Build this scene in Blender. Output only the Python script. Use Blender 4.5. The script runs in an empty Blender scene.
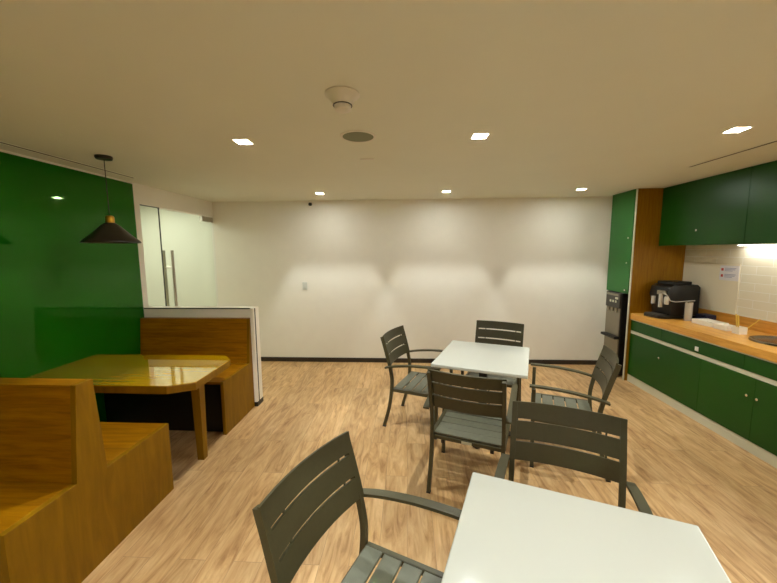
import bpy, bmesh, math, random
from mathutils import Vector, Matrix
random.seed(4)
SC = bpy.context.scene
COL = SC.collection
rad = math.radians

# ------------------------------------------------------------------ materials
def lin(c):
    return tuple(((v/255)/12.92 if v/255 <= .04045 else ((v/255+.055)/1.055)**2.4) for v in c)

def mat(name, rgb, rough=.5, metal=0., spec=.5, coat=0., ior=1.5):
    m = bpy.data.materials.new(name); m.use_nodes = True
    b = m.node_tree.nodes['Principled BSDF']
    b.inputs['Base Color'].default_value = (*lin(rgb), 1)
    b.inputs['Roughness'].default_value = rough
    b.inputs['Metallic'].default_value = metal
    b.inputs['Specular IOR Level'].default_value = spec
    b.inputs['Coat Weight'].default_value = coat
    b.inputs['Coat Roughness'].default_value = .03
    b.inputs['IOR'].default_value = ior
    return m

def nodes(m):
    nt = m.node_tree
    return nt, nt.nodes['Principled BSDF'], nt.nodes.new, nt.links.new

def noisy(m, rgb, scale=40, amt=.06, bump=0., bscale=300):
    """gentle mottling of the colour plus a fine bump"""
    nt, b, N, L = nodes(m)
    tc = N('ShaderNodeTexCoord')
    n = N('ShaderNodeTexNoise'); n.inputs['Scale'].default_value = scale; n.inputs['Detail'].default_value = 4
    L(tc.outputs['Object'], n.inputs['Vector'])
    r = N('ShaderNodeValToRGB'); c = lin(rgb)
    r.color_ramp.elements[0].position = .3; r.color_ramp.elements[1].position = .7
    r.color_ramp.elements[0].color = (*[v*(1-amt) for v in c], 1)
    r.color_ramp.elements[1].color = (*[min(1, v*(1+amt)) for v in c], 1)
    L(n.outputs['Fac'], r.inputs['Fac']); L(r.outputs['Color'], b.inputs['Base Color'])
    if bump:
        n2 = N('ShaderNodeTexNoise'); n2.inputs['Scale'].default_value = bscale
        L(tc.outputs['Object'], n2.inputs['Vector'])
        bp = N('ShaderNodeBump'); bp.inputs['Strength'].default_value = bump; bp.inputs['Distance'].default_value = .002
        L(n2.outputs['Fac'], bp.inputs['Height']); L(bp.outputs['Normal'], b.inputs['Normal'])
    return m

def wood(name, dark, light, axis='X', rough=.4, stretch=14, scale=3., coat=0., spec=.5):
    """straight-grained oak laminate; grain runs along the axis"""
    m = mat(name, light, rough, spec=spec, coat=coat)
    nt, b, N, L = nodes(m)
    tc = N('ShaderNodeTexCoord'); mp = N('ShaderNodeMapping')
    s = {'X': (1, stretch, stretch), 'Y': (stretch, 1, stretch), 'Z': (stretch, stretch, 1)}[axis]
    mp.inputs['Scale'].default_value = s
    L(tc.outputs['Object'], mp.inputs['Vector'])
    n = N('ShaderNodeTexNoise'); n.inputs['Scale'].default_value = scale; n.inputs['Detail'].default_value = 8
    n.inputs['Roughness'].default_value = .62; n.inputs['Distortion'].default_value = .6
    L(mp.outputs['Vector'], n.inputs['Vector'])
    r = N('ShaderNodeValToRGB')
    r.color_ramp.elements[0].position = .32; r.color_ramp.elements[1].position = .66
    r.color_ramp.elements[0].color = (*lin(dark), 1); r.color_ramp.elements[1].color = (*lin(light), 1)
    L(n.outputs['Fac'], r.inputs['Fac']); L(r.outputs['Color'], b.inputs['Base Color'])
    bp = N('ShaderNodeBump'); bp.inputs['Strength'].default_value = .06; bp.inputs['Distance'].default_value = .002
    L(n.outputs['Fac'], bp.inputs['Height']); L(bp.outputs['Normal'], b.inputs['Normal'])
    return m

def floor_mat():
    m = mat('oak_vinyl_planks', (200, 160, 120), .42)
    nt, b, N, L = nodes(m)
    tc = N('ShaderNodeTexCoord'); mp = N('ShaderNodeMapping')
    mp.inputs['Rotation'].default_value = (0, 0, rad(90))
    L(tc.outputs['Object'], mp.inputs['Vector'])
    br = N('ShaderNodeTexBrick')
    br.inputs['Scale'].default_value = 1; br.inputs['Mortar Size'].default_value = .0016
    br.inputs['Mortar Smooth'].default_value = .3
    br.inputs['Brick Width'].default_value = 1.22; br.inputs['Row Height'].default_value = .16
    br.offset = .37; br.offset_frequency = 2
    br.inputs['Color1'].default_value = (0, 0, 0, 1); br.inputs['Color2'].default_value = (1, 1, 1, 1)
    br.inputs['Mortar'].default_value = (.5, .5, .5, 1)
    L(mp.outputs['Vector'], br.inputs['Vector'])
    # every plank shifts the grain lookup
    sh = N('ShaderNodeVectorMath'); sh.operation = 'MULTIPLY'; sh.inputs[1].default_value = (3.1, 7.7, 5.3)
    L(br.outputs['Color'], sh.inputs[0])
    ad = N('ShaderNodeVectorMath'); ad.operation = 'ADD'
    L(mp.outputs['Vector'], ad.inputs[0]); L(sh.outputs['Vector'], ad.inputs[1])
    m2 = N('ShaderNodeMapping'); m2.inputs['Scale'].default_value = (1.0, 5.5, 1)
    L(ad.outputs['Vector'], m2.inputs['Vector'])
    n = N('ShaderNodeTexNoise'); n.inputs['Scale'].default_value = 2.6; n.inputs['Detail'].default_value = 7
    n.inputs['Roughness'].default_value = .6; n.inputs['Distortion'].default_value = 1.6
    L(m2.outputs['Vector'], n.inputs['Vector'])
    n3 = N('ShaderNodeTexNoise'); n3.inputs['Scale'].default_value = 9; n3.inputs['Detail'].default_value = 5
    L(m2.outputs['Vector'], n3.inputs['Vector'])
    r = N('ShaderNodeValToRGB'); e = r.color_ramp.elements
    e[0].position = .30; e[0].color = (*lin(FLOOR_D), 1)
    e[1].position = .64; e[1].color = (*lin(FLOOR_L), 1)
    k = e.new(.46); k.color = (*lin(FLOOR_M), 1)
    L(n.outputs['Fac'], r.inputs['Fac'])
    r3 = N('ShaderNodeValToRGB'); r3.color_ramp.elements[0].position = .35; r3.color_ramp.elements[1].position = .6
    r3.color_ramp.elements[0].color = (.90, .87, .83, 1); r3.color_ramp.elements[1].color = (1, 1, 1, 1)
    L(n3.outputs['Fac'], r3.inputs['Fac'])
    mx = N('ShaderNodeMix'); mx.data_type = 'RGBA'; mx.blend_type = 'MULTIPLY'; mx.inputs['Factor'].default_value = 1
    L(r.outputs['Color'], mx.inputs['A']); L(r3.outputs['Color'], mx.inputs['B'])
    # plank to plank tone
    rt = N('ShaderNodeValToRGB'); rt.color_ramp.elements[0].color = (.88, .87, .86, 1); rt.color_ramp.elements[1].color = (1.04, 1.03, 1.02, 1)
    L(br.outputs['Color'], rt.inputs['Fac'])
    mt = N('ShaderNodeMix'); mt.data_type = 'RGBA'; mt.blend_type = 'MULTIPLY'; mt.inputs['Factor'].default_value = 1
    L(mx.outputs['Result'], mt.inputs['A']); L(rt.outputs['Color'], mt.inputs['B'])
    # joints
    mj = N('ShaderNodeMix'); mj.data_type = 'RGBA'; mj.inputs['B'].default_value = (*lin((130, 98, 66)), 1)
    ml = N('ShaderNodeMath'); ml.operation = 'MULTIPLY'; ml.inputs[1].default_value = .6
    L(br.outputs['Fac'], ml.inputs[0]); L(ml.outputs[0], mj.inputs['Factor'])
    L(mt.outputs['Result'], mj.inputs['A']); L(mj.outputs['Result'], b.inputs['Base Color'])
    bp = N('ShaderNodeBump'); bp.inputs['Strength'].default_value = .12; bp.inputs['Distance'].default_value = .002
    L(n.outputs['Fac'], bp.inputs['Height']); L(bp.outputs['Normal'], b.inputs['Normal'])
    return m

def tile_mat():
    m = mat('white_subway_tile', (214, 208, 192), .22)
    nt, b, N, L = nodes(m)
    tc = N('ShaderNodeTexCoord'); sp = N('ShaderNodeSeparateXYZ'); cb = N('ShaderNodeCombineXYZ')
    L(tc.outputs['Object'], sp.inputs[0]); L(sp.outputs['Y'], cb.inputs['X']); L(sp.outputs['Z'], cb.inputs['Y'])
    br = N('ShaderNodeTexBrick'); br.inputs['Scale'].default_value = 1
    br.inputs['Brick Width'].default_value = .30; br.inputs['Row Height'].default_value = .085
    br.inputs['Mortar Size'].default_value = .0035; br.inputs['Mortar Smooth'].default_value = .2
    br.inputs['Color1'].default_value = (*lin((236, 228, 204)), 1); br.inputs['Color2'].default_value = (*lin((230, 222, 197)), 1)
    br.inputs['Mortar'].default_value = (*lin((246, 242, 230)), 1)
    L(cb.outputs[0], br.inputs['Vector']); L(br.outputs['Color'], b.inputs['Base Color'])
    bp = N('ShaderNodeBump'); bp.inputs['Strength'].default_value = .4; bp.inputs['Distance'].default_value = .003; bp.invert = True
    L(br.outputs['Fac'], bp.inputs['Height']); L(bp.outputs['Normal'], b.inputs['Normal'])
    return m

def emis(name, rgb, s):
    m = bpy.data.materials.new(name); m.use_nodes = True
    nt = m.node_tree; nt.nodes.remove(nt.nodes['Principled BSDF'])
    e = nt.nodes.new('ShaderNodeEmission'); e.inputs[0].default_value = (*rgb, 1); e.inputs[1].default_value = s
    nt.links.new(e.outputs[0], nt.nodes['Material Output'].inputs[0])
    return m

def glass_mat():
    m = bpy.data.materials.new('clear_door_glass'); m.use_nodes = True
    nt = m.node_tree; nt.nodes.remove(nt.nodes['Principled BSDF']); N = nt.nodes.new; L = nt.links.new
    t = N('ShaderNodeBsdfTransparent'); t.inputs[0].default_value = (.93, .97, .92, 1)
    g = N('ShaderNodeBsdfGlossy'); g.inputs['Roughness'].default_value = .01
    f = N('ShaderNodeFresnel'); f.inputs[0].default_value = 1.5
    mx = N('ShaderNodeMixShader')
    ge = N('ShaderNodeNewGeometry'); sb = N('ShaderNodeMath'); sb.operation = 'SUBTRACT'; sb.inputs[0].default_value = 1
    ml = N('ShaderNodeMath'); ml.operation = 'MULTIPLY'                 # only the outer faces reflect, none from inside the pane
    L(ge.outputs['Backfacing'], sb.inputs[1]); L(sb.outputs[0], ml.inputs[0]); L(f.outputs[0], ml.inputs[1])
    L(ml.outputs[0], mx.inputs[0]); L(t.outputs[0], mx.inputs[1]); L(g.outputs[0], mx.inputs[2])
    L(mx.outputs[0], nt.nodes['Material Output'].inputs[0])
    return m

FLOOR_D, FLOOR_M, FLOOR_L = (156, 114, 68), (196, 156, 104), (214, 178, 128)
M = {}
M['floor'] = floor_mat()
M['wall'] = noisy(mat('white_wall_paint', (240, 236, 224), .6), (240, 236, 224), 6, .012, .05, 500)
M['ceiling'] = noisy(mat('ceiling_paint', (228, 228, 212), .8), (228, 228, 212), 3, .01)
M['wallwhite'] = mat('corridor_paint', (236, 236, 226), .7)
M['dark_base'] = mat('dark_baseboard', (46, 36, 24), .5)
M['sinkm'] = mat('sink_steel', (130, 124, 112), .22, 1.)
M['black'] = mat('black_plastic', (16, 16, 15), .4)
M['blackm'] = mat('black_metal', (20, 18, 16), .35)
M['white'] = mat('white_laminate', (212, 214, 204), .1, spec=.6)
M['whitep'] = mat('white_plastic', (228, 222, 208), .4)
M['panelwhite'] = mat('partition_white', (252, 246, 232), .4)
M['tile'] = tile_mat()
M['chair'] = noisy(mat('chair_powdercoat', (70, 66, 42), .45), (70, 66, 42), 60, .05, .05, 900)
M['slat_sheen'] = noisy(mat('chair_seat_sheen', (100, 101, 84), .42), (100, 101, 84), 30, .08, .06, 700)  # chair powder coat with the seat's cool reflections put into the colour
M['oak'] = wood('oak_bench_laminate', (126, 78, 0), (166, 110, 2), 'X', .42, spec=.25)
M['oakz'] = wood('oak_bench_side', (120, 84, 0), (142, 102, 4), 'Z', .5, scale=2., stretch=9, spec=.2)
M['oaktop'] = wood('oak_table_top', (178, 134, 2), (196, 150, 6), 'X', .05, stretch=18, coat=1.)
M['oaktop'].node_tree.nodes['Principled BSDF'].inputs['Coat IOR'].default_value = 1.9
for l_ in list(M['oaktop'].node_tree.nodes['Principled BSDF'].inputs['Normal'].links): M['oaktop'].node_tree.links.remove(l_)
M['oakw'] = wood('oak_worktop', (190, 128, 38), (224, 166, 74), 'Y', .3)
M['oakc'] = wood('oak_cabinet_side', (140, 96, 2), (162, 116, 8), 'Z', .45, stretch=20, spec=.25)
M['green'] = noisy(mat('green_lacquer', (16, 72, 8), .32, spec=.3), (16, 72, 8), 5, .03)
M['greenl'] = noisy(mat('green_door', (34, 100, 34), .35, spec=.35), (34, 100, 34), 5, .03)
M['gglass'] = noisy(mat('green_back_painted_glass', (14, 92, 10), .03, spec=.55), (14, 92, 10), 2, .04, .0)
M['gglass'].node_tree.nodes['Principled BSDF'].inputs['Specular Tint'].default_value = (.45, 1., .2, 1)
M['metal'] = mat('brushed_steel', (190, 184, 172), .3, 1.)
M['chrome'] = mat('chrome', (225, 222, 215), .1, 1.)
M['silver'] = mat('silver_plastic', (214, 210, 200), .25, .35)
M['brass'] = mat('brass', (196, 150, 52), .3, 1.)
M['edge'] = mat('pale_edge_band', (206, 204, 180), .5)
M['grey'] = mat('dispenser_grey', (150, 142, 124), .35, .6)
M['dgrey'] = mat('dark_grey_panel', (62, 58, 50), .4)
M['glass'] = glass_mat()
M['shade'] = mat('pendant_shade_black', (34, 28, 16), .35)
M['grille'] = mat('speaker_grille', (132, 136, 112), .8)
M['led'] = emis('downlight_lens', (1., .93, .80), 30)
M['ledstrip'] = emis('led_strip', (1., .97, .90), 7)
M['reflector'] = mat('downlight_reflector', (222, 218, 210), .5)
M['slot'] = mat('slot_dark', (92, 84, 66), .8)
M['red'] = mat('sign_red', (196, 60, 44), .5)
M['blue'] = mat('sign_blue', (150, 150, 178), .5)
M['guard'] = mat('pale_splash_panel', (238, 228, 202), .25)
M['paper'] = mat('sign_paper', (226, 222, 222), .4)
M['yellow'] = mat('yellow_plastic', (238, 200, 84), .4)
M['navy'] = mat('navy_plastic', (22, 26, 52), .4)
M['screen'] = mat('display_dark', (30, 32, 34), .2)

# ------------------------------------------------------------------ mesh helpers
class MB:
    def __init__(s): s.bm = bmesh.new()
    def box(s, x0, x1, y0, y1, z0, z1, bev=0., rot=None, seg=1):
        g = bmesh.ops.create_cube(s.bm, size=1)['verts']
        c = Vector(((x0+x1)/2, (y0+y1)/2, (z0+z1)/2))
        for v in g: v.co = Vector((v.co.x*(x1-x0), v.co.y*(y1-y0), v.co.z*(z1-z0)))
        if bev:
            ed = list({e for v in g for e in v.link_edges})
            r = bmesh.ops.bevel(s.bm, geom=ed, offset=bev, segments=seg, affect='EDGES', profile=.5)
            g = list({v for f in r['faces'] for v in f.verts} | {v for v in g if v.is_valid})
        for v in g:
            if rot: v.co = rot @ v.co
            v.co += c
        return s
    def prism(s, pts, axis, a, b, bev=0.):
        """polygon extruded along axis; pts are the other two coordinates in order"""
        def mk(p, t):
            return {'X': (t, p[0], p[1]), 'Y': (p[0], t, p[1]), 'Z': (p[0], p[1], t)}[axis]
        v0 = [s.bm.verts.new(mk(p, a)) for p in pts]; v1 = [s.bm.verts.new(mk(p, b)) for p in pts]
        f = [s.bm.faces.new(v0), s.bm.faces.new(v1[::-1])]
        n = len(pts)
        for i in range(n): f.append(s.bm.faces.new((v0[i], v1[i], v1[(i+1) % n], v0[(i+1) % n])))
        bmesh.ops.recalc_face_normals(s.bm, faces=f)
        if bev:
            ed = list({e for q in f for e in q.edges})
            bmesh.ops.bevel(s.bm, geom=ed, offset=bev, segments=2, affect='EDGES', profile=.5)
        return s
    def tube(s, p0, p1, r, n=12, r2=None):
        p0, p1 = Vector(p0), Vector(p1); d = p1-p0
        mt = Matrix.Translation((p0+p1)/2) @ d.to_track_quat('Z', 'Y').to_matrix().to_4x4()
        bmesh.ops.create_cone(s.bm, cap_ends=True, segments=n, radius1=r, radius2=r if r2 is None else r2, depth=d.length, matrix=mt)
        return s
    def path(s, pts, r, n=8):
        for a, b in zip(pts[:-1], pts[1:]): s.tube(a, b, r, n)
        for p in pts[1:-1]: bmesh.ops.create_icosphere(s.bm, subdivisions=1, radius=r, matrix=Matrix.Translation(p))
        return s
    def lathe(s, prof, c=(0, 0, 0), n=40, sx=1., sy=1.):
        """profile of (radius, z); closed when the ends sit on the axis"""
        rings = []
        for r, z in prof:
            if r < 1e-6: rings.append([s.bm.verts.new((c[0], c[1], c[2]+z))])
            else: rings.append([s.bm.verts.new((c[0]+r*sx*math.cos(2*math.pi*k/n), c[1]+r*sy*math.sin(2*math.pi*k/n), c[2]+z)) for k in range(n)])
        fs = []
        for A, B in zip(rings[:-1], rings[1:]):
            for k in range(n):
                a, b2 = A[k % len(A)], A[(k+1) % len(A)]; c2, d = B[(k+1) % len(B)], B[k % len(B)]
                vs = []
                for v in (a, b2, c2, d):
                    if v not in vs: vs.append(v)
                if len(vs) > 2: fs.append(s.bm.faces.new(vs))
        bmesh.ops.recalc_face_normals(s.bm, faces=fs)
        return s
    def sweep(s, pts, x, w, t):
        """flat bar of width w (along x) and thickness t following a (y,z) path"""
        rings = []
        for i, p in enumerate(pts):
            a = pts[max(i-1, 0)]; b = pts[min(i+1, len(pts)-1)]
            d = Vector((b[0]-a[0], b[1]-a[1])).normalized(); n = Vector((-d.y, d.x))*t/2
            xc = x[i] if isinstance(x, list) else x
            rings.append([s.bm.verts.new((xc+sx*w/2, p[0]+sn*n.x, p[1]+sn*n.y)) for sx, sn in ((-1, -1), (1, -1), (1, 1), (-1, 1))])
        fs = [s.bm.faces.new(rings[0]), s.bm.faces.new(rings[-1][::-1])]
        for A, B in zip(rings[:-1], rings[1:]):
            for k in range(4): fs.append(s.bm.faces.new((A[k], A[(k+1) % 4], B[(k+1) % 4], B[k])))
        bmesh.ops.recalc_face_normals(s.bm, faces=fs)
        return s
    def build(s, name, m, parent=None, smooth=False, loc=None):
        me = bpy.data.meshes.new(name); s.bm.to_mesh(me); s.bm.free()
        me.materials.append(M[m] if isinstance(m, str) else m)
        o = bpy.data.objects.new(name, me); COL.objects.link(o)
        if smooth:
            me.shade_smooth()
            me.set_sharp_from_angle(angle=rad(35))
        if parent: o.parent = parent
        if loc: o.location = loc
        return o

def tag(o, label=None, cat=None, group=None, kind=None):
    if label: o['label'] = label
    if cat: o['category'] = cat
    if group: o['group'] = group
    if kind: o['kind'] = kind
    return o
def thing(name, loc, label, cat, rz=0, group=None):
    o = bpy.data.objects.new(name, None); COL.objects.link(o); o.location = loc; o.rotation_euler = (0, 0, rz)
    o.empty_display_size = .1
    return tag(o, label, cat, group)
def struct(mb, name, m): return tag(mb.build(name, m), kind='structure')
def copy_tree(o, parent=None):
    c = o.copy(); COL.objects.link(c)
    if parent: c.parent = parent
    for ch in list(o.children): copy_tree(ch, c)
    return c

# ------------------------------------------------------------------ room
XL, XR, YB, YF, ZC = -2.925, 3.47, 5.14, -3.2, 2.45
AP = .046                                     # half size of the downlight apertures
LY = (4.50, 2.39, .30, -1.80)
LXY = {0: (-1.125, .495, 2.155), 1: (-1.115, .478, 2.08), 2: (-1.12, .48, 2.08), 3: (-1.12, .48, 2.08)}
struct(MB().box(-4.9, 3.6, YF-.1, 5.5, -.1, 0), 'floor', 'floor')
# ceiling slab with square holes for the recessed lights
cb = MB()
xs = sorted({-4.9, 3.6} | {x+q for r in LXY.values() for x in r for q in (-AP, AP)})
ys = [YF-.1] + [v for y in sorted(LY) for v in (y-AP, y+AP)] + [5.5]
ctop = {}
def cv(i, j, z):
    k = (i, j, z)
    if k not in ctop: ctop[k] = cb.bm.verts.new((xs[i], ys[j], z))
    return ctop[k]
def hole(i, j):
    cx, cy = (xs[i]+xs[i+1])/2, (ys[j]+ys[j+1])/2
    return any(abs(cx-x) < AP and abs(cy-LY[k]) < AP for k, r in LXY.items() for x in r)
for i in range(len(xs)-1):
    for j in range(len(ys)-1):
        if hole(i, j):
            for (a, b, ni, nj) in (((i, j), (i+1, j), i, j-1), ((i+1, j), (i+1, j+1), i+1, j), ((i+1, j+1), (i, j+1), i, j+1), ((i, j+1), (i, j), i-1, j)):
                if not hole(ni, nj): cb.bm.faces.new((cv(*a, ZC), cv(*b, ZC), cv(*b, ZC+.012), cv(*a, ZC+.012)))
            continue
        cb.bm.faces.new((cv(i, j, ZC), cv(i, j+1, ZC), cv(i+1, j+1, ZC), cv(i+1, j, ZC)))
        cb.bm.faces.new((cv(i, j, ZC+.012), cv(i+1, j, ZC+.012), cv(i+1, j+1, ZC+.012), cv(i, j+1, ZC+.012)))
struct(cb, 'ceiling', 'ceiling')
struct(MB().box(XL, 3.6, YB, YB+.1, 0, ZC), 'wall_back', 'wall')
struct(MB().box(XR, XR+.1, YF, YB, 0, ZC), 'wall_right', 'wall')
struct(MB().box(XL-.1, XR+.1, YF-.1, YF, 0, ZC), 'wall_front', 'wall')
DY0, DY1, DZ = 3.70, 5.135, 2.235
struct(MB().box(XL-.1, XL, YF, DY0, 0, ZC).box(XL-.1, XL, DY0, YB, DZ, ZC), 'wall_left', 'wall')
# bright corridor behind the glass door
struct(MB().box(-4.5, -4.4, 2.4, 5.5, 0, ZC).box(-4.4, XL-.1, 2.4, 2.5, 0, ZC).box(-4.4, XL, 5.4, 5.5, 0, ZC)
       .box(XL-.1, XL, YB, 5.4, 0, ZC), 'wall_corridor', 'wallwhite')
bb = MB(); bb.box(XL+.0, 2.949, YB-.012, YB, 0, .068, .002)
struct(bb, 'baseboard_back', 'dark_base')
struct(MB().box(XR-.012, XR, 2.0, 4.502, 1.012, 1.75), 'trim_1', 'tile')

# glass door: fixed side light, leaf, patch hinge, ladder handle
dr = thing('door_1', (XL-.05, DY0, 0), None, None); tag(dr, kind='structure')
def rel(mb, o):                                # world-built part -> parent space
    w = o.matrix_basis if False else Matrix.Translation(o.location) @ o.rotation_euler.to_matrix().to_4x4()
    bmesh.ops.transform(mb.bm, matrix=w.inverted(), verts=mb.bm.verts); return mb
def part(mb, name, m, o, smooth=False, label=None):
    p = rel(mb, o).build(name, m, o, smooth)
    if label: p['label'] = label
    return p
gx = XL-.03
fixed = part(MB().box(gx-.005, gx+.005, DY0+.004, 4.02, .005, DZ-.006), 'side_pane', 'glass', dr)
leaf = part(MB().box(gx-.005, gx+.005, 4.034, DY1-.006, .012, DZ-.012), 'door_pane', 'glass', dr)
part(MB().box(gx-.012, gx+.012, DY0, 4.03, DZ-.008, DZ).box(gx-.006, gx+.006, 4.021, 4.029, .003, DZ), 'glazing_seal', 'black', dr)
part(MB().box(gx-.02, gx+.028, 4.86, DY1-.008, DZ-.085, DZ-.014, .002), 'hinge', 'metal', dr)
h = MB()
for sx in (-.055, .055): h.tube((gx+sx, 4.13, .62), (gx+sx, 4.13, 1.73), .017, 14)
for zz in (.82, 1.52): h.tube((gx-.055, 4.13, zz), (gx+.055, 4.13, zz), .010, 10)
part(h, 'door_handle', 'metal', dr, True)

# ceiling slots
def slot(x, y0, y1, label):
    t = thing('ceiling_slot_diffuser', (x, (y0+y1)/2, ZC-.004), label, 'air slot')
    part(MB().box(x-.016, x+.016, y0, y1, ZC-.002, ZC-.0005), 'opening', 'slot', t)
    part(MB().box(x-.020, x-.016, y0, y1, ZC-.005, ZC-.0005).box(x+.016, x+.020, y0, y1, ZC-.005, ZC-.0005), 'frame', 'ceiling', t)
slot(-2.735, -3.0, 3.42, 'long narrow air slot in the ceiling above the green glass panel')
slot(2.575, -3.0, 3.40, 'long narrow air slot in the ceiling before the upper kitchen cabinets')

# ------------------------------------------------------------------ lights
row = {0: 'nearest the white back wall', 1: 'in the middle row of the ceiling'}
side = ('left', 'middle', 'right')
LP = {0: 18, 1: 24, 2: 28, 3: 28}
SPILL = {0: 1.3, 1: 1.9, 2: 1.6, 3: 1.6}
def downlight(x, y, iy, ix):
    if iy < 2:
        lab = ('%s downlight of the row %s' % (side[ix], row[iy])) if ix != 1 else ('middle downlight of the row nearest the white back wall' if iy == 0 else 'square recessed downlight just right of the round speaker grille, above the white tables')
        if iy == 1 and ix == 0: lab = 'square recessed downlight in the ceiling left of the round speaker grille'
        if iy == 1 and ix == 2: lab = 'square recessed downlight beside the right ceiling air slot'
    else:
        lab = '%s recessed downlight in the %s row behind the camera' % (side[ix], 'first' if iy == 2 else 'second')
    t = thing('recessed_downlight', (x, y, ZC), lab, 'ceiling light', group='recessed ceiling downlights')
    f = MB(); a, w = AP, .008
    for s in (-1, 1):
        f.box(min(s*a, s*(a+w)), max(s*a, s*(a+w)), -a-w, a+w, -.004, -.0005)
        f.box(-a, a, min(s*a, s*(a+w)), max(s*a, s*(a+w)), -.004, -.0005)
    f.build('trim_frame', 'whitep', t)
    r = MB(); zt = .086
    for s in (-1, 1):
        r.box(min(s*(a+.001), s*(a+.006)), max(s*(a+.001), s*(a+.006)), -a-.006, a+.006, .013, zt)
        r.box(-a-.001, a+.001, min(s*(a+.001), s*(a+.006)), max(s*(a+.001), s*(a+.006)), .013, zt)
    r.box(-a-.006, a+.006, -a-.006, a+.006, zt, zt+.005)
    r.build('reflector', 'reflector', t)
    MB().lathe([(0, zt-.001), (.026, zt-.001), (.026, zt-.006), (0, zt-.006)], n=20).build('lens', 'led', t)
    la = bpy.data.lights.new('added_spill_lamp', 'AREA'); la.shape = 'DISK'; la.size = .05; la.energy = SPILL[iy]; la.color = (.95, 1., .98)  # second disc lamp, added below the aperture to brighten the upper walls
    lb = bpy.data.objects.new('added_spill_lamp', la); COL.objects.link(lb); lb.parent = t; lb.location = (0, 0, -.003)
    ld = bpy.data.lights.new('downlight_bulb', 'POINT'); ld.energy = LP[iy]; ld.color = (.95, 1., .98); ld.shadow_soft_size = .006
    lo = bpy.data.objects.new('downlight_bulb', ld); COL.objects.link(lo); lo.parent = t; lo.location = (0, 0, .074)
for iy, y in enumerate(LY):
    for ix, x in enumerate(LXY[iy]): downlight(x, y, iy, ix)
# corridor light
t = thing('corridor_ceiling_panel', (-3.75, 4.1, ZC), 'white light panel on the corridor ceiling behind the glass door', 'ceiling light')
MB().box(-.3, .3, -.9, .9, -.02, -.001, .002).build('housing', 'whitep', t)
MB().box(-.28, .28, -.88, .88, -.024, -.0205).build('diffuser', emis('corridor_diffuser', (1., .99, .86), 2.3), t)

# ------------------------------------------------------------------ ceiling fittings
t = thing('smoke_detector', (-.309, 1.73, ZC), 'white round smoke detector on the ceiling', 'smoke detector')
MB().lathe([(0, 0), (.082, 0), (.084, -.006), (.078, -.012), (.062, -.022), (.050, -.040), (.046, -.052), (0, -.052)]).build('base', 'whitep', t, True)
MB().lathe([(0, -.0525), (.040, -.0525), (.040, -.058), (.038, -.074), (.028, -.079), (0, -.080)]).build('sensor_cap', 'whitep', t, True)
MB().lathe([(.041, -.0522), (.047, -.0522), (.047, -.0545), (.041, -.0545), (.041, -.0522)]).build('sensor_gap', 'dgrey', t, True)
t = thing('ceiling_speaker', (-.32, 2.34, ZC), 'round ceiling speaker with a grey-green grille', 'speaker')
MB().lathe([(.100, -.0005), (.118, -.0005), (.118, -.004), (.112, -.007), (.102, -.006), (.100, -.0005)], n=48).build('rim', 'whitep', t, True)
MB().lathe([(0, -.001), (.101, -.001), (.101, -.004), (0, -.005)], n=48).build('grille', 'grille', t, True)
o = MB().box(-.057, .057, -.014, .014, -.005, -.0005, .001).build('ceiling_cover_plate', 'whitep', loc=(-.326, 2.9, ZC))
tag(o, 'small rectangular cover plate on the ceiling behind the round speaker', 'cover plate')
t = thing('dome_camera', (-1.424, YB-.03, 2.40), 'small black camera under the ceiling on the back wall', 'security camera')
MB().box(-.022, .022, .012, .0295, -.02, .03, .003).build('bracket', 'whitep', t)
MB().lathe([(0, -.028), (.016, -.024), (.026, -.008), (.027, .004), (.018, .018), (0, .02)]).build('camera_ball', 'black', t, True)
t = thing('light_switch', (-1.553, YB-.001, 1.185), 'white wall switch plate on the white back wall', 'switch')
MB().box(-.036, .036, -.009, 0, -.058, .058, .003).build('face_plate', 'white', t)
MB().box(-.017, .017, -.014, -.0092, -.033, .033, .002).build('rocker', 'white', t)

# ------------------------------------------------------------------ left wall: green glass panel, pendant
tag(MB().box(XL+.001, XL+.012, -3.0, 3.61, .02, ZC-.02, .001).build('green_glass_panel', 'gglass'),
    'large glossy green glass panel on the left wall', 'wall panel')
px, py = -2.355, 2.655
t = thing('pendant_lamp', (px, py, ZC), 'black cone pendant lamp with brass cap over the booth table', 'pendant lamp')
MB().lathe([(0, -.0005), (.056, -.0005), (.058, -.010), (.052, -.024), (0, -.027)]).build('canopy', 'shade', t, True)
MB().tube((0, 0, -.0275), (0, 0, -.452), .003, 8).build('cord', 'black', t)
MB().lathe([(0, -.453), (.016, -.453), (.026, -.459), (.030, -.470), (.030, -.509), (0, -.509)]).build('lamp_cap', 'brass', t, True)
MB().lathe([(.012, -.510), (.034, -.510), (.065, -.535), (.13, -.602), (.184, -.650), (.192, -.662), (.192, -.668),
            (.188, -.668), (.182, -.658), (.128, -.610), (.063, -.543), (.034, -.517), (.012, -.517), (.012, -.510)], n=56).build('lamp_shade', 'shade', t, True)
MB().lathe([(0, -.518), (.011, -.518), (.012, -.55), (.026, -.575), (.028, -.592), (.018, -.61), (0, -.615)]).build('bulb', 'whitep', t, True)

# ------------------------------------------------------------------ booth benches
SX = -1.69
t = thing('double_booth_bench', (-2.3, 1.64, 0), 'oak booth bench with seats on both sides of its backrest, nearest the camera', 'booth bench')
def oakpart(mb, name, m='oak', label=None): return part(mb, name, m, t, False, label)
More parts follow.
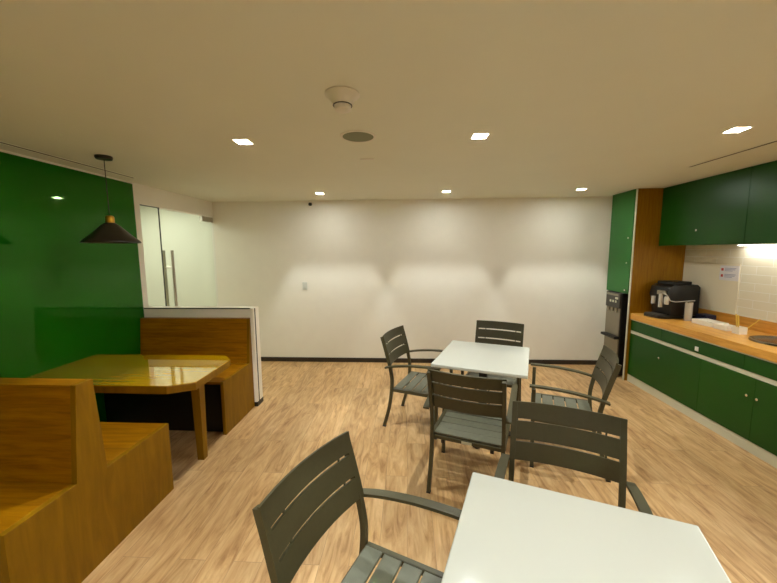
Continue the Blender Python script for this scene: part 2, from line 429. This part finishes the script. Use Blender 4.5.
# side panel carries the whole profile
oakpart(MB().prism([(1.225, 0), (2.228, 0), (2.228, .50), (1.728, .50), (1.696, 1.03), (1.600, 1.03), (1.549, .525), (1.225, .525)], 'X', SX-.03, SX, .0015), 'side_panel', 'oakz')
oakpart(MB().prism([(1.5505, .525), (1.7265, .5), (1.6950, 1.022), (1.6012, 1.022)], 'X', XL+.014, SX-.0305, .001), 'backrest')
oakpart(MB().prism([(1.6012, 1.0225), (1.6950, 1.0225), (1.6950, 1.0295), (1.6008, 1.0295)], 'X', XL+.014, SX-.0305, .002), 'top_rail', 'oak')
oakpart(MB().box(XL+.014, SX-.0305, 1.2255, 1.5545, .50, .524, .001), 'seat')
oakpart(MB().box(XL+.014, SX-.0305, 1.7225, 2.2275, .475, .499, .001), 'seat')
oakpart(MB().box(XL+.014, SX-.0305, 1.226, 1.246, .001, .4995, .001), 'front_board', 'oakz')
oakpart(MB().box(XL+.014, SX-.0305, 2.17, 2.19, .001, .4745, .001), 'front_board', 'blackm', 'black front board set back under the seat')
t = thing('single_booth_bench', (-2.3, 3.28, 0), 'oak booth bench with one seat against the low white partition', 'booth bench')
oakpart(MB().prism([(2.962, 0), (3.612, 0), (3.612, .992), (3.547, .992), (3.497, .515), (2.962, .515)], 'X', SX-.03, SX-.0005, .0015), 'side_panel', 'oakz')
oakpart(MB().prism([(3.4985, .515), (3.610, .515), (3.610, .9915), (3.5482, .9915)], 'X', XL+.014, SX-.0305, .001), 'backrest')
oakpart(MB().box(XL+.014, SX-.0305, 2.963, 3.4980, .49, .514, .001), 'seat')
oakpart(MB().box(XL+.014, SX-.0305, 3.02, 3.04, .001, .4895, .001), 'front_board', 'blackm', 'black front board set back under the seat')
# partition behind the bench
t = thing('low_partition', (-2.3, 3.66, 0), 'low white partition with black edge lines behind the far booth bench', 'partition')
part(MB().box(XL+.002, -1.6905, 3.6165, 3.705, .05, 1.10, .0015), 'panel', 'panelwhite', t)
part(MB().box(XL+.014, -1.6905, 3.6105, 3.616, 1.086, 1.096), 'edge_trim', 'black', t, label='black edge line')
part(MB().box(-1.690, -1.655, 3.565, 3.705, .05, 1.10, .0015), 'end_post', 'panelwhite', t)
part(MB().box(-1.6545, -1.653, 3.598, 3.618, .05, 1.098), 'edge_trim', 'black', t, label='black edge line')
part(MB().box(-1.6895, -1.652, 3.562, 3.708, .0005, .0495), 'foot', 'black', t)
part(MB().box(XL+.002, -1.69, 3.622, 3.70, .0005, .0495), 'foot', 'black', t)
# booth table
t = thing('booth_table', (-2.3, 2.62, 0), 'glossy oak booth table with cut corners between the two benches', 'table')
tp = [(XL+.0135, 2.262), (-1.71, 2.262), (-1.545, 2.345), (-1.56, 2.87), (-1.665, 2.985), (XL+.0135, 2.985)]
part(MB().prism(tp, 'Z', .700, .752, .001), 'table_edge', 'oakz', t)
part(MB().prism([(a, b) for a, b in tp], 'Z', .7525, .760, .001), 'table_top', 'oaktop', t)
for xx in (-1.70, -2.72):
    m = MB(); w0, w1 = .036, .027
    v = [m.bm.verts.new((xx+sx*w, 2.60+sy*w, z)) for z, w in ((.0005, w1), (.6995, w0)) for sx, sy in ((-1, -1), (1, -1), (1, 1), (-1, 1))]
    for f in ((0, 3, 2, 1), (4, 5, 6, 7), (0, 1, 5, 4), (1, 2, 6, 5), (2, 3, 7, 6), (3, 0, 4, 7)): m.bm.faces.new([v[k] for k in f])
    part(m, 'leg', 'oakz', t)

# ------------------------------------------------------------------ chairs
def crom(pts, n=6):
    out = []
    for i in range(len(pts)-1):
        p0, p1, p2, p3 = pts[max(i-1, 0)], pts[i], pts[i+1], pts[min(i+2, len(pts)-1)]
        for k in range(n):
            u = k/n
            out.append(tuple(.5*(2*b + (c-a)*u + (2*a-5*b+4*c-d)*u*u + (-a+3*b-3*c+d)*u**3) for a, b, c, d in zip(p0, p1, p2, p3)))
    out.append(pts[-1]); return out
POST = crom([(-.290, .012), (-.235, .22), (-.208, .44), (-.222, .60), (-.258, .75), (-.300, .892)])
def ypost(z):
    for a, b in zip(POST[:-1], POST[1:]):
        if a[1] <= z <= b[1]: return a[0]+(b[0]-a[0])*(z-a[1])/(b[1]-a[1])
    return POST[-1][0]
HW = .243                                     # post centre
def back_slat(z0, z1, name, parent, xa=-HW+.0137, xb=HW-.0137, nx=14, nz=3):
    m = MB(); grid = {}
    for i in range(nx+1):
        x = xa+(xb-xa)*i/nx
        off = -.030*(1-(x/HW)**2)
        for j in range(nz+1):
            z = z0+(z1-z0)*j/nz
            for k, th in enumerate((.006, -.006)):
                grid[i, j, k] = m.bm.verts.new((x, ypost(z)+.004+off+th, z+th*.25))
    fs = []
    def q(*a): fs.append(m.bm.faces.new([grid[t] for t in a]))
    for i in range(nx):
        for j in range(nz):
            q((i, j, 0), (i+1, j, 0), (i+1, j+1, 0), (i, j+1, 0)); q((i, j, 1), (i, j+1, 1), (i+1, j+1, 1), (i+1, j, 1))
        q((i, 0, 0), (i, 0, 1), (i+1, 0, 1), (i+1, 0, 0)); q((i, nz, 0), (i+1, nz, 0), (i+1, nz, 1), (i, nz, 1))
    for j in range(nz):
        q((0, j, 0), (0, j+1, 0), (0, j+1, 1), (0, j, 1)); q((nx, j, 0), (nx, j, 1), (nx, j+1, 1), (nx, j+1, 0))
    bmesh.ops.recalc_face_normals(m.bm, faces=fs)
    return m.build(name, 'chair', parent, True)
def make_chair():
    t = thing('slatted_armchair', (0, 0, 0), '', 'chair', group='dark slatted metal armchairs around the white tables')
    for s in (-1, 1):
        MB().sweep([(p[0]-(.009 if p[1] > .7 else .009*max(0, (p[1]-.5)/.2)), p[1]) for p in POST], s*HW, .0245, .028).build('rear_leg', 'chair', t, True)
        # flat cheek that closes the back panel over the post
        back_slat(.620, .905, 'back_side_plate', t, *sorted((s*(HW-.0135), s*(HW+.0125))), nx=2, nz=8)
        fl = [(.232, .012), (.236, .20), (.240, .44), (.240, .638)]
        MB().sweep(crom(fl), s*.272, .024, .028).build('front_leg', 'chair', t, True)
        arm = crom([(-.262, .607), (-.15, .634), (.0, .655), (.15, .663), (.272, .662)])
        MB().sweep(arm, [s*(.276+.004*math.sin(math.pi*k/(len(arm)-1))) for k in range(len(arm))], .042, .014).build('armrest', 'chair', t, True)
        MB().box(s*.272-.0135, s*.272+.0135, .217, .247, 0, .0115, .002).build('leg_cap', 'black', t)
        MB().box(s*HW-.014, s*HW+.014, -.306, -.274, 0, .0115, .002).build('leg_cap', 'black', t)
        MB().box(min(s*.232, s*.258), max(s*.232, s*.258), -.195, .226, .371, .406, .003).build('seat_rail', 'chair', t)
    back_slat(.822, .905, 'back_slat', t); back_slat(.722, .810, 'back_slat', t); back_slat(.620, .710, 'back_slat', t)
    for z in (.716, .816):
        for x in (-.175, .150):
            y = ypost(z)-.030*(1-(x/HW)**2)
            MB().box(x-.004, x+.004, y+.000, y+.006, z-.0065, z+.0065).build('slat_spacer', 'chair', t)
    n = 5; y0, y1 = -.197, .262; pw = (y1-y0)/n
    for k in range(n):
        a, b = y0+k*pw+.004, y0+(k+1)*pw-.004
        zt = .412-.010*math.sin(math.pi*(k+.5)/n)
        if k == 2:
            zt = .403
        MB().box(-.2315, .2315, a, b, zt-.013, zt, .003).build('seat_slat', 'slat_sheen', t)
    MB().box(-.2315, .2315, -.205, -.180, .364, .391, .002).box(-.2315, .2315, .20, .222, .364, .386, .002).build('seat_crossbar', 'chair', t)
    MB().box(-.035, .035, -.2085, -.2055, .368, .386).build('label_tag', 'edge', t)
    for s in (-1, 1): MB().box(s*.17-.012, s*.17+.012, -.203, -.182, .338, .3635, .002).build('stacking_bumper', 'black', t)
    return t
chairs = [
 (-.096, 1.090, -113.1, 'dark slatted armchair at the left end of the near white table'),
 (.693, 1.421, 158.6, 'dark slatted armchair at the far side of the near white table, facing the camera'),
 (.482, 2.461, -20.5, 'dark slatted armchair with its back to the camera, pushed up to the far white table'),
 (.918, 3.585, 156., 'dark slatted armchair behind the far white table, nearest the white back wall'),
 (1.296, 2.779, 69.9, 'dark slatted armchair on the right of the far white table, facing away from the kitchen'),
 (.137, 3.317, -110.8, 'dark slatted armchair at the left side of the far white table'),
]
proto = make_chair()
for i, (x, y, a, lab) in enumerate(chairs):
    c = proto if i == 0 else copy_tree(proto)
    c.location = (x, y, 0); c.rotation_euler = (0, 0, rad(a)); c['label'] = lab

# ------------------------------------------------------------------ white tables
def make_table():
    t = thing('square_table', (0, 0, 0), '', 'table', group='white pedestal tables')
    MB().prism([(-.39, -.425), (.39, -.425), (.39, .425), (-.39, .425)], 'Z', .712, .740, .0).build('table_top', 'white', t)
    bv = t.children[0].modifiers.new('bevel', 'BEVEL'); bv.width = .006; bv.segments = 3
    MB().box(-.18, .18, -.18, .18, .7035, .7115, .001).build('mounting_plate', 'blackm', t)
    MB().box(-.036, .036, -.036, .036, .0425, .703, .004).build('column', 'blackm', t)
    m = MB()
    for k in range(4):
        r = Matrix.Rotation(k*math.pi/2, 3, 'Z')
        v = [m.bm.verts.new(r @ Vector(p)) for p in ((0, -.035, .012), (.34, -.03, .012), (.34, .03, .012), (0, .035, .012), (0, -.035, .042), (.34, -.03, .024), (.34, .03, .024), (0, .035, .042))]
        for f in ((0, 3, 2, 1), (4, 5, 6, 7), (0, 1, 5, 4), (1, 2, 6, 5), (2, 3, 7, 6), (3, 0, 4, 7)): m.bm.faces.new([v[q] for q in f])
    m.build('cross_base', 'blackm', t)
    for k in range(4):
        a = k*math.pi/2
        MB().lathe([(0, 0), (.018, 0), (.018, .0115), (0, .0115)], c=(.315*math.cos(a), .315*math.sin(a), 0), n=16).build('glide', 'black', t, True)
    return t
tb = make_table(); tb.location = (.508, .893, 0); tb.rotation_euler = (0, 0, -.349)
tb['label'] = 'white square pedestal table nearest the camera'
t2 = copy_tree(tb); t2.location = (.711, 3.145, 0); t2['label'] = 'white square pedestal table near the back wall, ringed by four chairs'
t2.scale = (.995, 1., 1)

# ------------------------------------------------------------------ kitchen
CY1 = 4.500                                     # left end of the counter run
KX = 2.87
# tall unit
t = thing('tall_cabinet', (3.1, 4.8, 0), 'tall oak and green cabinet housing the water dispenser at the back wall', 'cabinet')
part(MB().box(2.838, XR-.002, 4.503, 4.523, .001, ZC-.002), 'side_panel', 'oakc', t)
part(MB().box(2.829, 2.8375, 4.501, 4.525, .001, ZC-.002), 'edge_band', 'edge', t)
part(MB().box(2.838, XR-.002, 4.985, 5.001, .001, ZC-.002), 'side_panel', 'edge', t)
part(MB().box(2.845, XR-.002, 4.5235, 4.9845, 1.150, 1.168), 'shelf', 'oakc', t)
part(MB().box(XR-.02, XR-.002, 4.5235, 4.9845, .001, 1.1495), 'back_panel', 'dgrey', t)
d = part(MB().box(2.818, 2.8365, 4.527, 4.999, 1.142, ZC-.004, .001), 'door', 'greenl', t)
for k in (1.185, 1.535, 1.85):
    kb = MB().lathe([(0, 0), (.007, 0), (.006, .012), (.012, .016), (.012, .022), (0, .024)], n=16)
    bmesh.ops.transform(kb.bm, matrix=Matrix.Translation((2.818, 4.565, k)) @ Matrix.Rotation(-math.pi/2, 4, 'Y'), verts=kb.bm.verts)
    kp = rel(kb, t).build('knob', 'chrome', None, True); kp.parent = d
struct(MB().box(2.95, XR, 5.004, YB, 0, ZC), 'trim_2', 'wall')
# water dispenser
t = thing('water_dispenser', (2.95, 4.79, 0), 'grey and black water dispenser in the niche under the tall cabinet', 'water dispenser')
part(MB().box(2.815, 3.14, 4.625, 4.945, .02, 1.135, .006), 'housing', 'black', t)
part(MB().box(2.797, 2.8145, 4.628, 4.940, .03, .515, .004), 'lower_panel', 'grey', t)
part(MB().box(2.787, 2.8145, 4.628, 4.940, .93, 1.132, .004), 'control_panel', 'dgrey', t)
part(MB().box(2.785, 2.7865, 4.66, 4.93, 1.09, 1.118), 'control_strip', 'grey', t)
b_ = MB()
for yy in (4.69, 4.75, 4.81): b_.box(2.781, 2.7865, yy, yy+.03, 1.00, 1.03, .001)
b_.box(2.781, 2.7865, 4.66, 4.72, 1.048, 1.075, .001)
part(b_, 'button', 'edge', t)
part(MB().box(2.806, 2.8145, 4.64, 4.95, .555, .925), 'recess_panel', 'grey', t)
for yy in (4.70, 4.79, 4.88): part(MB().tube((2.797, yy, .925), (2.797, yy, .875), .011, 12), 'spout', 'metal', t, True)
part(MB().box(2.745, 2.8145, 4.622, 4.946, .518, .552, .005), 'drip_tray', 'black', t)
# base units
t = thing('kitchen_base_units', (3.15, 3.2, 0), 'long run of green base cabinets with a pale plinth under the oak worktop', 'kitchen units')
Y0 = 1.36
part(MB().box(2.90, XR-.002, Y0, CY1, .095, .822), 'carcass', 'edge', t)
part(MB().box(2.875, 2.8995, Y0, CY1, .0005, .0945), 'plinth', 'edge', t)
part(MB().box(2.874, 2.8995, Y0, CY1, .638, .676), 'grip_rail', 'edge', t, label='pale grip rail between doors and drawers')
part(MB().box(2.866, 2.8995, Y0, CY1, .810, .8215), 'edge_band', 'edge', t)
def knobat(y, z, parent, nm='knob', x=KX-.0005):
    kb = MB().lathe([(0, 0), (.006, 0), (.005, .010), (.011, .014), (.011, .020), (0, .022)], n=16)
    bmesh.ops.transform(kb.bm, matrix=Matrix.Translation((x, y, z)) @ Matrix.Rotation(-math.pi/2, 4, 'Y'), verts=kb.bm.verts)
    kp = rel(kb, t).build(nm, 'chrome', None, True); kp.parent = parent
seams = [(3.422, 4.497, 3.95), (2.889, 3.420, 2.932), (2.39, 2.887, 2.846), (1.88, 2.386, 1.93), (1.37, 1.876, 1.83)]
for a, b, k in seams:
    d = part(MB().box(KX, 2.8995, a, b, .098, .636, .0015), 'door', 'green', t); knobat(k, .478, d)
for a, b in ((3.968, 4.497), (3.005, 3.964), (2.04, 3.001), (1.37, 2.036)):
    d = part(MB().box(KX, 2.8995, a, b, .678, .808, .0015), 'drawer', 'green', t)
    if a == 3.005:
        lk = rel(MB().box(2.862, KX-.0002, 3.46, 3.50, .700, .742, .002), t).build('lock', 'whitep', None); lk.parent = d
tag(MB().box(2.855, XR-.002, Y0, CY1, .824, .896, .002).build('worktop', 'oakw'), 'oak kitchen worktop running along the right wall', 'worktop')
tag(MB().box(XR-.022, XR-.0125, Y0, CY1, .8965, 1.011, .001).build('worktop_upstand', 'oakw'), 'oak upstand strip between worktop and white tiles', 'upstand')
# wall units
t = thing('kitchen_wall_units', (3.3, 3.2, 1.75), 'dark green wall cabinets up to the ceiling above the worktop', 'kitchen units')
part(MB().box(3.155, XR-.014, Y0, CY1, 1.752, ZC-.002), 'carcass', 'green', t)
for a, b in ((3.408, 4.498), (2.360, 3.404), (1.365, 2.356)):
    d = part(MB().box(3.13, 3.1545, a, b, 1.748, ZC-.004, .0015), 'door', 'green', t)
    knobat((a+b)/2-.02, 1.906, d, x=3.1295)
t = thing('under_cabinet_light', (3.3, 2.7, 1.74), 'slim bright light strip under the green wall cabinets', 'light')
part(MB().box(3.36, 3.42, 1.7, 3.74, 1.740, 1.7515), 'housing', 'whitep', t)
part(MB().box(3.365, 3.415, 1.72, 3.72, 1.735, 1.7395), 'diffuser', 'ledstrip', t)
o = MB().box(XR-.018, XR-.0125, 3.762, 4.498, 1.012, 1.545, .001).build('splash_guard', 'guard')
tag(o, 'smooth pale splash panel on the tiles behind the coffee machine', 'splash panel')
# sign on the tiles
t = thing('wall_sign', (XR-.019, 3.88, 1.445), 'small white notice with two red marks on the pale splash panel', 'sign')
sx = XR-.0185
part(MB().box(sx-.004, sx, 3.768, 3.99, 1.365, 1.525, .001), 'board', 'paper', t)
for z in (1.482, 1.415):
    part(MB().box(sx-.0052, sx-.0042, 3.945, 3.972, z-.014, z+.014), 'red_mark', 'red', t)
    m = MB()
    for k, w in enumerate((.13, .12, .09)): m.box(sx-.0050, sx-.0042, 3.93-w, 3.93, z+.012-k*.014, z+.018-k*.014)
    part(m, 'printed_line', 'blue', t)

# ------------------------------------------------------------------ on the worktop
W = .8962
t = thing('coffee_machine', (3.17, 4.27, W), 'black bean-to-cup coffee machine with chrome spout at the worktop end', 'coffee machine', rz=rad(8))
T = Matrix.Translation((3.17, 4.27, W)) @ Matrix.Rotation(rad(8), 4, 'Z')
def cm(mb, name, m, smooth=False): return mb.build(name, m, t, smooth)
# local: front at -x, side towards the camera at -y
cm(MB().prism([(-.12, .035), (.225, .035), (.225, .365), (.19, .395), (-.10, .395), (-.15, .37), (-.17, .27), (-.14, .20)], 'Y', -.135, .135, .006), 'housing', 'black', True)
cm(MB().prism([(-.25, -.10), (-.20, -.14), (.225, -.14), (.225, .14), (-.20, .14), (-.25, .10)], 'Z', .0, .034, .004), 'base', 'black')
cm(MB().box(-.24, -.125, -.10, .11, .0345, .045, .002), 'drip_tray', 'dgrey')
cm(MB().box(-.10, .14, -.11, .11, .3955, .430, .006), 'bean_lid', 'black')
cm(MB().tube((-.185, -.05, .29), (-.185, -.05, .13), .022, 14).tube((-.19, .045, .25), (-.19, .045, .16), .022, 14), 'spout', 'silver', True)
cm(MB().path([(-.172, -.05, .30), (-.188, -.125, .285), (-.15, -.141, .215), (-.08, -.141, .20), (.16, -.141, .21)], .006), 'trim_line', 'silver', True)
cm(MB().lathe([(0, .17), (.022, .17), (.026, .19), (.026, .24), (.02, .262), (0, .265)], c=(-.17, -.112, 0), n=20), 'steam_knob', 'silver', True)
cm(MB().box(-.178, -.16, -.10, .02, .275, .325, .003), 'display', 'grey')
t = thing('steel_tumbler', (3.19, 4.03, W), 'brushed steel tumbler standing in front of the coffee machine', 'tumbler')
MB().lathe([(0, 0), (.034, 0), (.036, .01), (.036, .205), (.033, .205), (.033, .012), (0, .010)]).build('cup_body', 'silver', t, True)
MB().lathe([(.0335, .2055), (.037, .2055), (.037, .211), (.0335, .211), (.0335, .2055)]).build('rim', 'chrome', t, True)
o = MB().box(-.06, .06, -.07, .07, 0, .075, .008).build('storage_box', 'navy', loc=(3.375, 4.02, W))
tag(o, 'small dark blue box against the upstand beside the coffee machine', 'box')
def tray(x, y, rz, lx, ly, hz, lab, name='serving_tray'):
    t = thing(name, (x, y, W), lab, 'tray', rz)
    m = MB(); w = .006
    m.box(-lx, lx, -ly, ly, 0, .006)
    for s in (-1, 1):
        m.box(min(s*lx, s*(lx-w)), max(s*lx, s*(lx-w)), -ly, ly, .0062, hz); m.box(-lx+w, lx-w, min(s*ly, s*(ly-w)), max(s*ly, s*(ly-w)), .0062, hz)
    m.build('tray_body', 'panelwhite', t)
    return t
tt = tray(3.235, 3.80, 0, .085, .125, .045, 'white open tray on the worktop beside the steel tumbler')
tt2 = tray(3.20, 3.575, rad(4), .055, .07, .05, 'small white tray between the long tray and the cutlery box')
o = MB().box(-.05, .05, -.085, .085, 0, .012, .002).build('folded_napkin', 'grey', loc=(3.235, 3.80, W+.0065)); tag(o, 'grey folded cloth lying in the long white tray', 'cloth')
t = thing('cutlery_box', (3.175, 3.40, W), 'small white box holding yellow stirrers on the worktop', 'box')
m = MB(); a = .037; hz = .068
m.box(-a, a, -a, a, 0, .005)
for s in (-1, 1): m.box(min(s*a, s*(a-.004)), max(s*a, s*(a-.004)), -a, a, .0052, hz); m.box(-a+.004, a-.004, min(s*a, s*(a-.004)), max(s*a, s*(a-.004)), .0052, hz)
m.build('box_body', 'panelwhite', t)
def stir(x0, y0, dx, dy, hz, w, lab):
    p0 = Vector((x0, y0, W+.008)); p1 = p0+Vector((dx, dy, hz))
    q = (p1-p0).to_track_quat('Z', 'X').to_matrix()
    mm = MB().box(-w, w, -.0015, .0015, 0, (p1-p0).length, .0008)
    o = mm.build('stirrer', 'yellow', loc=p0); o.rotation_euler = q.to_euler()
    tag(o, lab, 'stirrer', 'yellow stirrers in the white box')
stir(3.165, 3.412, .010, .040, .175, .009, 'yellow stirrer standing in the white box, left of the pair')
stir(3.160, 3.388, .010, .036, .168, .009, 'yellow stirrer standing in the white box, right of the pair')
stir(3.180, 3.390, .090, -.072, .15, .004, 'thin yellow stirrer leaning right out of the white box')
t = thing('round_sink', (3.235, 3.06, W), 'shallow round steel sink set in the oak worktop', 'sink')
MB().lathe([(0, .0008), (.175, .0008), (.185, .003), (.198, .012), (.21, .012), (.214, .0008), (.216, .0005), (.214, .016), (.197, .018), (.180, .006), (.172, .003), (0, .003)], n=48).build('basin', 'sinkm', t, True)
MB().lathe([(0, .0035), (.025, .0035), (.025, .006), (0, .007)], n=20).build('drain', 'dgrey', t, True)

# ------------------------------------------------------------------ world, camera
w = bpy.data.worlds.new('world'); SC.world = w; w.use_nodes = True
w.node_tree.nodes['Background'].inputs[0].default_value = (0, 0, 0, 1)
w.node_tree.nodes['Background'].inputs[1].default_value = 0
cam = bpy.data.cameras.new('camera'); cam.sensor_width = 36; cam.sensor_fit = 'HORIZONTAL'
cam.lens = 344/777*36; cam.clip_start = .02
co = bpy.data.objects.new('camera', cam); COL.objects.link(co)
yaw, pitch, roll = .05438, .11589, -.00654
f = Vector((-math.sin(yaw)*math.cos(pitch), math.cos(yaw)*math.cos(pitch), -math.sin(pitch)))
r0 = Vector((math.cos(yaw), math.sin(yaw), 0)); u0 = r0.cross(f)
r = r0*math.cos(roll)+u0*math.sin(roll); u = -r0*math.sin(roll)+u0*math.cos(roll)
mt = Matrix((r, u, -f)).transposed().to_4x4(); mt.translation = (0, 0, 1.7)
co.matrix_world = mt
SC.camera = co
vs = SC.view_settings
vs.view_transform = 'Standard'; vs.look = 'None'; vs.gamma = 1; vs.use_curve_mapping = False
vs.exposure = 1.68
